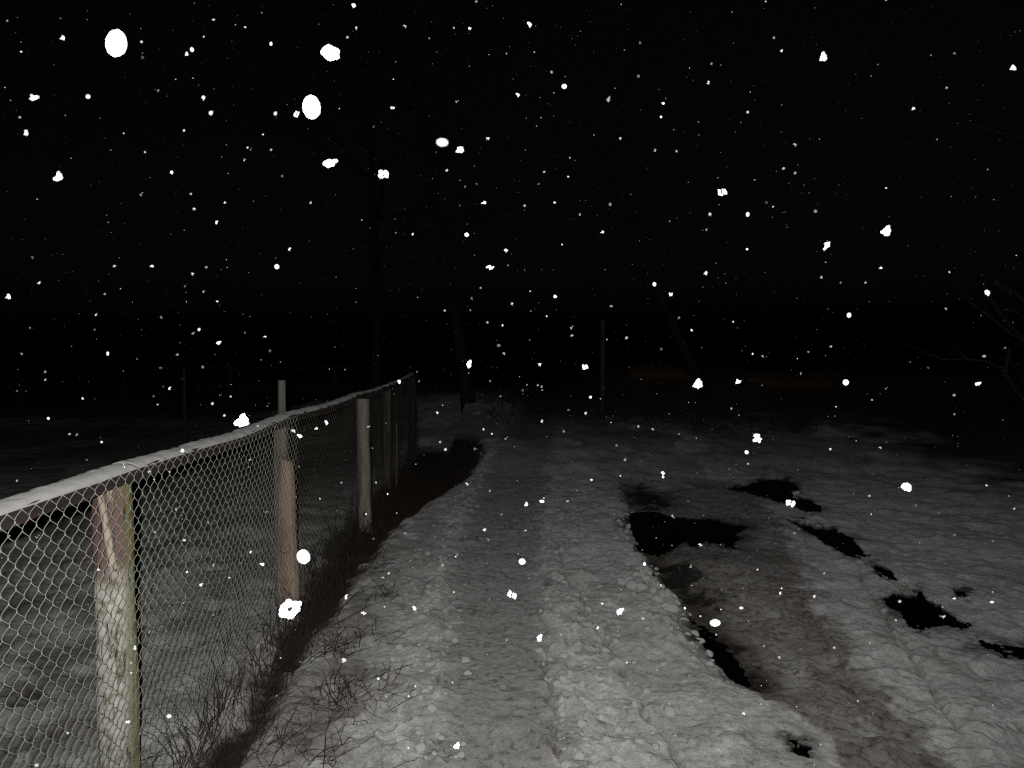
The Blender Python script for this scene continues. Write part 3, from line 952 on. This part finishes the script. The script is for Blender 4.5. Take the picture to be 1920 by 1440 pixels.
mb = MB()
for _ in range(2600):
    x = random.uniform(-0.4, 9.0)
    y = 13.0 + 3.5 * random.random() ** 1.2 + 0.6 * math.sin(x * 1.3) - 0.08 * x
    stem(mb, x, y, gz(x, y), random.uniform(0.12, 0.55) * (0.5 + 0.6 * abs(math.sin(x * 1.9))), random.uniform(0.4, 1.4), 0.006, 0.7, 4)
tag(mb.build("undergrowth", M_GRASS), "dark dead undergrowth in a band across the back", "undergrowth", kind="stuff")
o = post("thin_pole", A(1130, 680, 14).x, 14.0, gz(A(1130, 680, 14).x, 14.0) - 0.2, A(1130, 600, 14).z, 0.10, 0.085, M_DARKPOST, k=10, seed=12, parent=None)
tag(o, "grey pole standing alone in the dark beyond the track", "pole")
o = post("thin_pole", A(346, 760, 13).x, 13.0, -0.2, A(346, 690, 13).z, 0.06, 0.05, M_DARKPOST, k=8, seed=13, parent=None)
tag(o, "slim dark pole at the back of the fenced yard", "pole")

far = empty("rail_fence", (-7.0, 18.0, 0))
tag(far, "low wooden rail fence far back across the yard", "fence")
mb = MB()
for k in range(2):
    z = 1.12 - 0.42 * k
    mb.tube([(-4.6 + i * 1.0, 0.04 * math.sin(i), z + 0.015 * math.sin(i * 1.7)) for i in range(9)], [0.045] * 9, 6)
mb.build("rail", M_FAR, far)
for i in range(4):
    mb = MB()
    mb.tube([(-4.2 + i * 2.4, 0.09, -0.2), (-4.2 + i * 2.4, 0.09, 0.5), (-4.19 + i * 2.4, 0.09, 1.2)], [0.06, 0.055, 0.05], 7)
    mb.build("post", M_FAR, far)

BG = "rusty mounds of dead brush at the back"
for px0, px1, lab in ((1185, 1295, "short rusty-brown mound of dead brush right of the lone pole"),
                      (1400, 1560, "longer rusty-brown mound of dead brush, farther right at the back")):
    yd = 16.8
    a, b_ = A(px0, 700, yd), A(px1, 700, yd)
    cx, hw = (a.x + b_.x) / 2, (b_.x - a.x) / 2
    z0 = gz(cx, yd)
    o = empty("brush_mound", (cx, yd, z0))
    tag(o, lab, "brush", BG)
    mb = MB()
    for _ in range(520):
        u = random.uniform(-1, 1)
        x, y = u * hw, random.gauss(0, 0.18)
        stem(mb, x, y, gz(cx + x, yd + y) - z0, random.uniform(0.16, 0.42) * (1 - 0.6 * u * u), random.uniform(0.4, 1.4), 0.006, 0.5, 4)
    mb.tube([(u * hw * 1.02, 0.02 * math.sin(u * 7), gz(cx + u * hw, yd) - z0 + 0.03) for u in (-1, -.6, -.2, .2, .6, 1)], [0.05, 0.10, 0.12, 0.12, 0.10, 0.05], 7)
    mb.build("stalks", M_BRUSH, o)

# ------------------------------------------------------------------ falling snow
def cluster(seed, n, spread, rod=0.5, ring=False, solid=False, m=None):
    rg = random.Random(seed)
    vs, fs, nb = [], [], 0
    def put(c, sc, rot):
        nonlocal nb
        v, f = (ICO2 if solid else ICO1)
        j = np.random.default_rng(rg.randint(0, 10 ** 6)).normal(0, 0.13, (len(v), 1))
        v = v * (1 + (j * (0.25 if solid else 1))) * np.array(sc)
        ca_, sa = math.cos(rot), math.sin(rot)
        v = np.stack((v[:, 0] * ca_ - v[:, 2] * sa, v[:, 1], v[:, 0] * sa + v[:, 2] * ca_), -1) + np.array(c)
        vs.append(v)
        fs.extend([tuple(i + nb for i in q) for q in f])
        nb += len(v)
    for k in range(n):
        if ring:
            a = 2 * math.pi * k / n + rg.gauss(0, 0.15)
            rr = rg.uniform(0.50, 0.72)
            c = (rr * math.cos(a), rg.gauss(0, 0.08), rr * math.sin(a))
        else:
            a = rg.uniform(0, 6.283)
            rr = spread * math.sqrt(rg.random())
            c = (rr * math.cos(a), rg.gauss(0, spread * 0.4), rr * math.sin(a))
        s0 = rg.uniform(0.16, 0.34) if n > 1 else 1.0
        put(c, (s0 * rg.uniform(1, 1 + rod * 2), s0, s0 * rg.uniform(0.6, 1)) if n > 1 else (1, 0.8, 1), rg.uniform(0, 3.14))
    v = np.concatenate(vs)
    lo, hi = v.min(0), v.max(0)
    v = (v - (lo + hi) / 2)
    v = v / np.array([(hi - lo)[0], max((hi - lo)[1], 1e-3) * 1.4, (hi - lo)[2]])
    me = bpy.data.meshes.new("snowflake")
    me.from_pydata(v.tolist(), [], fs)
    me.materials.append(m or M_FLAKE)
    me.polygons.foreach_set("use_smooth", [True] * len(me.polygons))
    return me
EGG = [cluster(1, 1, 0, solid=True), cluster(4, 9, 0.26, 0.1, solid=True), cluster(3, 1, 0, solid=True, m=M_FLAKES[2])]
ROUGH = [cluster(10 + k, 7 + k, 0.75, 0.7) for k in range(6)]
ROD = [cluster(30 + k, 3 + k % 2, 0.5, 1.4) for k in range(3)]
RING = [cluster(40, 11, 0.6, 0.3, ring=True), cluster(41, 9, 0.6, 0.2, ring=True)]
SMALL = [cluster(60 + k, (4, 6, 3, 1, 7, 5)[k % 6], 0.7, 0.9, m=M_FLAKES[(0, 1, 0, 1, 2, 1, 2, 0, 1)[k % 9]]) for k in range(18)]
GROUP = "snowflakes caught by the camera flash"
KIND = {"egg": EGG, "rough": ROUGH, "rod": ROD, "ring": RING, "small": SMALL}
def flake(px, py, w, h, kind, lab, rot=None, size=None):
    sz = size or (0.0055 + 0.008 * min(1, max(w, h) / 40.0)) * random.uniform(0.85, 1.2)
    dist = sz * F / max(w, h)
    d = ray(px, py)
    p = np.array((0, 0, CAM_H)) + d * dist
    if p[1] > 0.3 and p[2] < gz(p[0], p[1]) + 0.05:       # never inside the snow
        dist *= 0.6
        p = np.array((0, 0, CAM_H)) + d * dist
    o = bpy.data.objects.new("snowflake", random.choice(KIND[kind]))
    o.location = p
    k = dist / F * 1.0
    if w > 22:
        k *= 0.9
    o.scale = (w * k, (w + h) / 2 * k * 0.7, h * k)
    o.rotation_euler = (random.uniform(-.25, .25), (rot if rot is not None else random.uniform(-.2, .2)), random.uniform(-.25, .25))
    tag(o, lab, "snowflake", GROUP)
    COL.objects.link(o)
    return o
NAMED = [
    (218, 81, 36, 52, "egg", "largest egg-shaped blurred snowflake, high at the upper left", 0.12),
    (619, 99, 36, 30, "egg", "big lumpy white snowflake near the top, right of the egg-shaped one", 0),
    (584, 201, 33, 44, "egg", "big round blurred snowflake straight below the lumpy one", 0),
    (829, 267, 24, 15, "egg", "half-moon shaped snowflake lying flat in the upper middle", 0.1),
    (863, 281, 15, 14, "rough", "star-shaped crystal right beside the half-moon snowflake", None),
    (619, 306, 28, 14, "rough", "double snowflake of two joined lumps, below the big round one", None),
    (719, 326, 18, 16, "rough", "three-cornered snowflake below and left of the half-moon one", None),
    (109, 330, 16, 20, "rough", "ragged upright snowflake near the left edge, in the upper third", None),
    (64, 182, 11, 18, "rod", "drop-shaped snowflake close to the left edge, above the ragged one", 1.3),
    (556, 214, 11, 11, "ring", "tiny ring-shaped flake touching the left side of the big round one", None),
    (1545, 105, 13, 21, "rough", "two-lobed bright snowflake alone in the upper right sky", None),
    (1901, 126, 13, 13, "rough", "ragged snowflake at the far right edge of the upper sky", None),
    (1664, 432, 17, 23, "rough", "largest slanting ragged flake in the right part of the sky", 0.5),
    (1549, 461, 18, 9, "rod", "slim slanting snowflake below and left of the largest slanting one", -0.8),
    (1354, 360, 16, 13, "rough", "heart-shaped snowflake in the right middle of the sky", None),
    (1310, 719, 18, 18, "rough", "clustered bright snowflake just under the short rusty mound", None),
    (1384, 715, 8, 12, "rod", "small oblong snowflake right of the clustered one under the rusty mound", 1.3),
    (1586, 717, 10, 10, "egg", "small round disc-like flake under the longer rusty mound", None),
    (1420, 822, 14, 15, "rough", "round clustered snowflake over the dark snow above the arrowhead puddle", None),
    (1480, 943, 20, 11, "rough", "jagged white snowflake in front of the arrowhead puddle", 0.3),
    (1698, 914, 20, 15, "rough", "curled bright snowflake over the snow at the right", None),
    (454, 788, 27, 26, "rough", "star-like snowflake right in front of the snowy fence rail", None),
    (544, 1142, 44, 38, "ring", "largest ragged flake with a hole, before the foot of the brown log", None),
    (569, 1044, 22, 24, "egg", "round white ball of a snowflake at the right side of the brown log", None),
    (979, 1053, 12, 11, "egg", "small round snowflake over the middle of the footpath", None),
    (960, 1115, 18, 11, "rough", "oblong ragged snowflake over the footpath, below the round one", 0.5),
    (1341, 1168, 18, 11, "egg", "oval bright snowflake over the strip of water in the rut", -0.1),
    (1163, 1147, 13, 14, "rough", "forked snowflake over the snow bank left of the rut", None),
    (1012, 1197, 9, 14, "rough", "narrow upright snowflake at the right edge of the footpath", None),
    (857, 1398, 11, 14, "rough", "snowflake low over the left edge of the footpath, near the bottom", 0.4),
    (919, 502, 14, 8, "rod", "flat bright snowflake in the very middle of the sky", 0),
    (880, 683, 8, 14, "rough", "upright double snowflake above the bend of the track", None),
    (1097, 688, 10, 9, "rough", "bright snowflake just left of the foot of the lone pole", None),
    (1850, 549, 11, 10, "rough", "bright snowflake among the thin branches at the right", None),
    (1834, 720, 11, 8, "rough", "bright oval snowflake low at the right edge of the dark", None),
]
for px, py, w, h, kd, lab, rot in NAMED:
    if kd == "egg1":
        KIND["egg1"] = [EGG[1]]
    elif kd == "egg":
        KIND["egg"] = [EGG[0]]
    o = flake(px, py, w, h, kd, lab, rot)
    if lab.startswith("big lumpy"):
        o.data = EGG[1]
    if lab.startswith("half-moon"):
        o.data = EGG[2]
    if lab.startswith("largest ragged flake"):
        o.data = RING[0]

LSKY = "small bright snowflake hanging in the black night sky"
LFEN = "small bright snowflake in the air by the wire fence"
LGRD = "small bright snowflake in the air over the snowy track"
def area_label(px, py):
    if py < 700 or (px < 760 and py < 905 - 0.27 * px):
        return LSKY
    if px < 700 - max(0, py - 990) * 0.45:
        return LFEN
    return LGRD
PLAIN = """165 181 11 10;117 71 12 12;350 101 8 11;360 93 9 10;382 184 10 12;395 212 10 12;516 213 9 11;49 249 9 14;993 46 10 12;1058 162 12 11;971 178 10 9;
1141 186 10 12;875 440 10 9;907 380 12 7;1402 402 8 10;1529 396 8 8;1490 272 8 8;1592 591 9 11;1227 533 8 10;1257 552 9 8;1072 614 8 8;1012 684 8 8;1072 629 7 6;
1243 888 9 11;1172 862 7 7;1400 848 9 9;1120 1177 8 9;777 1141 9 11;682 1150 12 7;645 1238 10 10;649 1119 6 11;491 1058 11 7;377 1097 9 8;365 1222 6 7;317 1343 11 9;
70 1006 9 8;138 1088 7 9;239 1354 12 7;97 1333 6 7;68 1435 9 8;342 845 10 8;280 885 7 8;550 808 9 9;562 818 12 9;593 803 9 7;612 793 9 12;690 800 9 4;748 716 8 10;
15 556 12 12;361 514 7 7;519 500 11 11;543 467 5 9;373 618 7 8;362 625 7 7;410 643 12 8;380 688 7 7;318 728 7 8;301 690 7 5;987 945 8 11;1016 940 11 6;908 993 7 6;
875 908 8 7;1109 900 7 6;1790 1003 8 8;1790 1122 9 5;1390 1140 10 6;1463 1112 6 7;1394 1338 9 6;1432 1211 6 7;1260 967 5 6;1313 1022 9 7;1163 260 6 7;1228 282 6 7;
1197 143 7 7;915 260 8 6;1451 71 7 8;1465 95 7 7;1328 155 7 8;1402 210 6 8;1790 100 7 5;1713 203 9 7;1775 165 6 6;1469 316 7 5;1437 380 6 6;1540 520 6 6;1323 512 8 10;
1652 502 9 5;1623 530 5 5;1774 579 6 6;1635 750 5 5;1273 596 6 7;1297 619 6 6;1240 655 6 6;1146 574 8 5;1040 380 7 5;1144 383 7 8;1087 402 5 6;1129 435 9 7;949 470 9 9;
935 648 8 6;945 663 5 7;884 560 5 8;901 540 5 5;960 570 5 7;942 610 5 6;857 190 7 7;759 50 7 8;881 54 7 9;1200 80 5 7;736 202 9 6;701 237 4 6;651 70 8 6;668 53 5 8;
508 82 7 9;267 108 7 7;297 170 6 7;272 285 6 6;345 245 5 7;265 364 7 8;358 364 6 6;364 392 7 7;406 417 6 9;470 280 5 6;458 300 6 6;508 281 6 6;529 330 6 6;582 380 7 6;
60 483 6 7;214 499 8 5;285 499 10 5;386 501 6 6;347 536 5 6;382 547 6 6;196 551 6 6;73 530 7 7;180 590 6 6;177 618 5 5;302 595 7 7;497 631 9 4;506 658 6 7;84 697 7 6;
202 663 5 9;40 664 6 6;85 712 6 5;155 747 6 6;144 815 6 6;288 743 6 5;257 673 6 5;332 665 6 6;413 740 5 5;398 757 7 7;872 350 5 5;1010 345 5 5;893 345 6 5;862 385 5 5;
1016 790 6 7;820 774 6 6;835 843 7 7;890 842 6 7;825 829 6 6;949 822 7 7;874 1135 5 5;1098 775 6 8;1066 769 7 4;980 732 6 6;1008 722 5 5;938 743 5 5;1015 725 6 6;
1156 835 6 6;1197 800 5 6;1224 805 5 6;1557 842 6 6;1367 880 5 5;1502 700 6 7;1650 840 7 5;1740 690 7 5;1789 741 7 7;1845 668 8 6;1662 728 6 6;1558 650 6 5;1430 668 6 5;
1516 660 5 5;1600 925 6 6;1630 930 6 6;1717 948 7 6;1760 962 6 5;1850 910 6 5;1753 1128 7 7;1860 1129 9 5;1680 1163 6 6;1687 1128 8 7;1768 1156 11 8;1490 1000 6 6;
1545 1075 5 5;1527 1118 7 7;1420 1068 5 5;1343 1190 5 5;1461 1233 7 7;1413 1245 5 5;1640 1310 5 6;1637 1338 5 6;1353 1105 5 5;1295 1062 5 8;1263 970 5 5;1290 940 5 5;
830 1060 5 5;857 1040 5 5;910 995 6 6;985 995 6 4;915 1012 6 5;940 965 5 5;1064 940 7 4;1035 1085 5 5;851 1110 5 5;718 1083 7 5;729 1075 6 5;721 1138 5 5;535 1080 5 5;
455 908 5 5;470 862 5 5;500 960 6 5;330 955 5 7;345 1013 8 5;390 980 5 5;290 998 6 4;205 1060 7 6;192 1145 6 6;345 1130 6 8;280 1185 5 5;253 1215 7 10;246 1262 6 6;
400 1060 4 8;430 1083 6 4;470 1035 6 6;510 1010 5 5;600 935 5 5;640 905 6 5;560 875 5 5;705 905 5 5;700 1010 5 5;760 1000 5 5;1052 1190 5 5;950 1200 4 5;1129 1132 7 4"""
for ln in PLAIN.replace("\n", "").split(";"):
    px, py, w, h = map(float, ln.split())
    flake(px, py, w * 0.8, h * 0.8, random.choice(("rough", "rough", "rod", "egg", "small")) if max(w, h) > 8 else "small", area_label(px, py))

# every smaller flake of the fall, near and far
fv, ff, nb = [], [], 0
v0, f0 = ICO1
f0 = np.array(f0)
cnt = 0
while cnt < 5500:
    dist = (0.8 ** 1.9 + random.random() * (6.5 ** 1.9 - 0.8 ** 1.9)) ** (1 / 1.9)
    u, v = random.uniform(-0.85, 0.85), random.uniform(-0.6, 0.62)
    p = np.array((u * dist, dist * CP + v * dist * SP, CAM_H + dist * (v * CP - SP)))
    if p[2] < 0.12:
        continue
    if abs(p[0] - FX) < 0.12 and p[2] < 1.4:
        continue
    r = random.uniform(0.0005, 0.0015)
    sc = RNG.uniform(0.5, 1.35, 3) * r
    w = v0 * (1 + RNG.normal(0, 0.25, (len(v0), 1))) * sc
    a = random.uniform(0, 6.28)
    w = np.stack((w[:, 0] * math.cos(a) - w[:, 2] * math.sin(a), w[:, 1], w[:, 0] * math.sin(a) + w[:, 2] * math.cos(a)), -1) + p
    fv.append(w)
    ff.append(f0 + nb)
    nb += len(w)
    cnt += 1
snow = np_mesh("falling_snow", np.concatenate(fv), np.concatenate(ff), M_FLAKES[0])
for m_ in M_FLAKES[1:]:
    snow.data.materials.append(m_)
mi = np.repeat(RNG.choice(3, len(fv), p=(0.35, 0.40, 0.25)), len(f0)).astype(np.int32)
snow.data.polygons.foreach_set("material_index", mi)
tag(snow, "countless tiny snowflakes drifting through the dark air", "falling snow", kind="stuff")
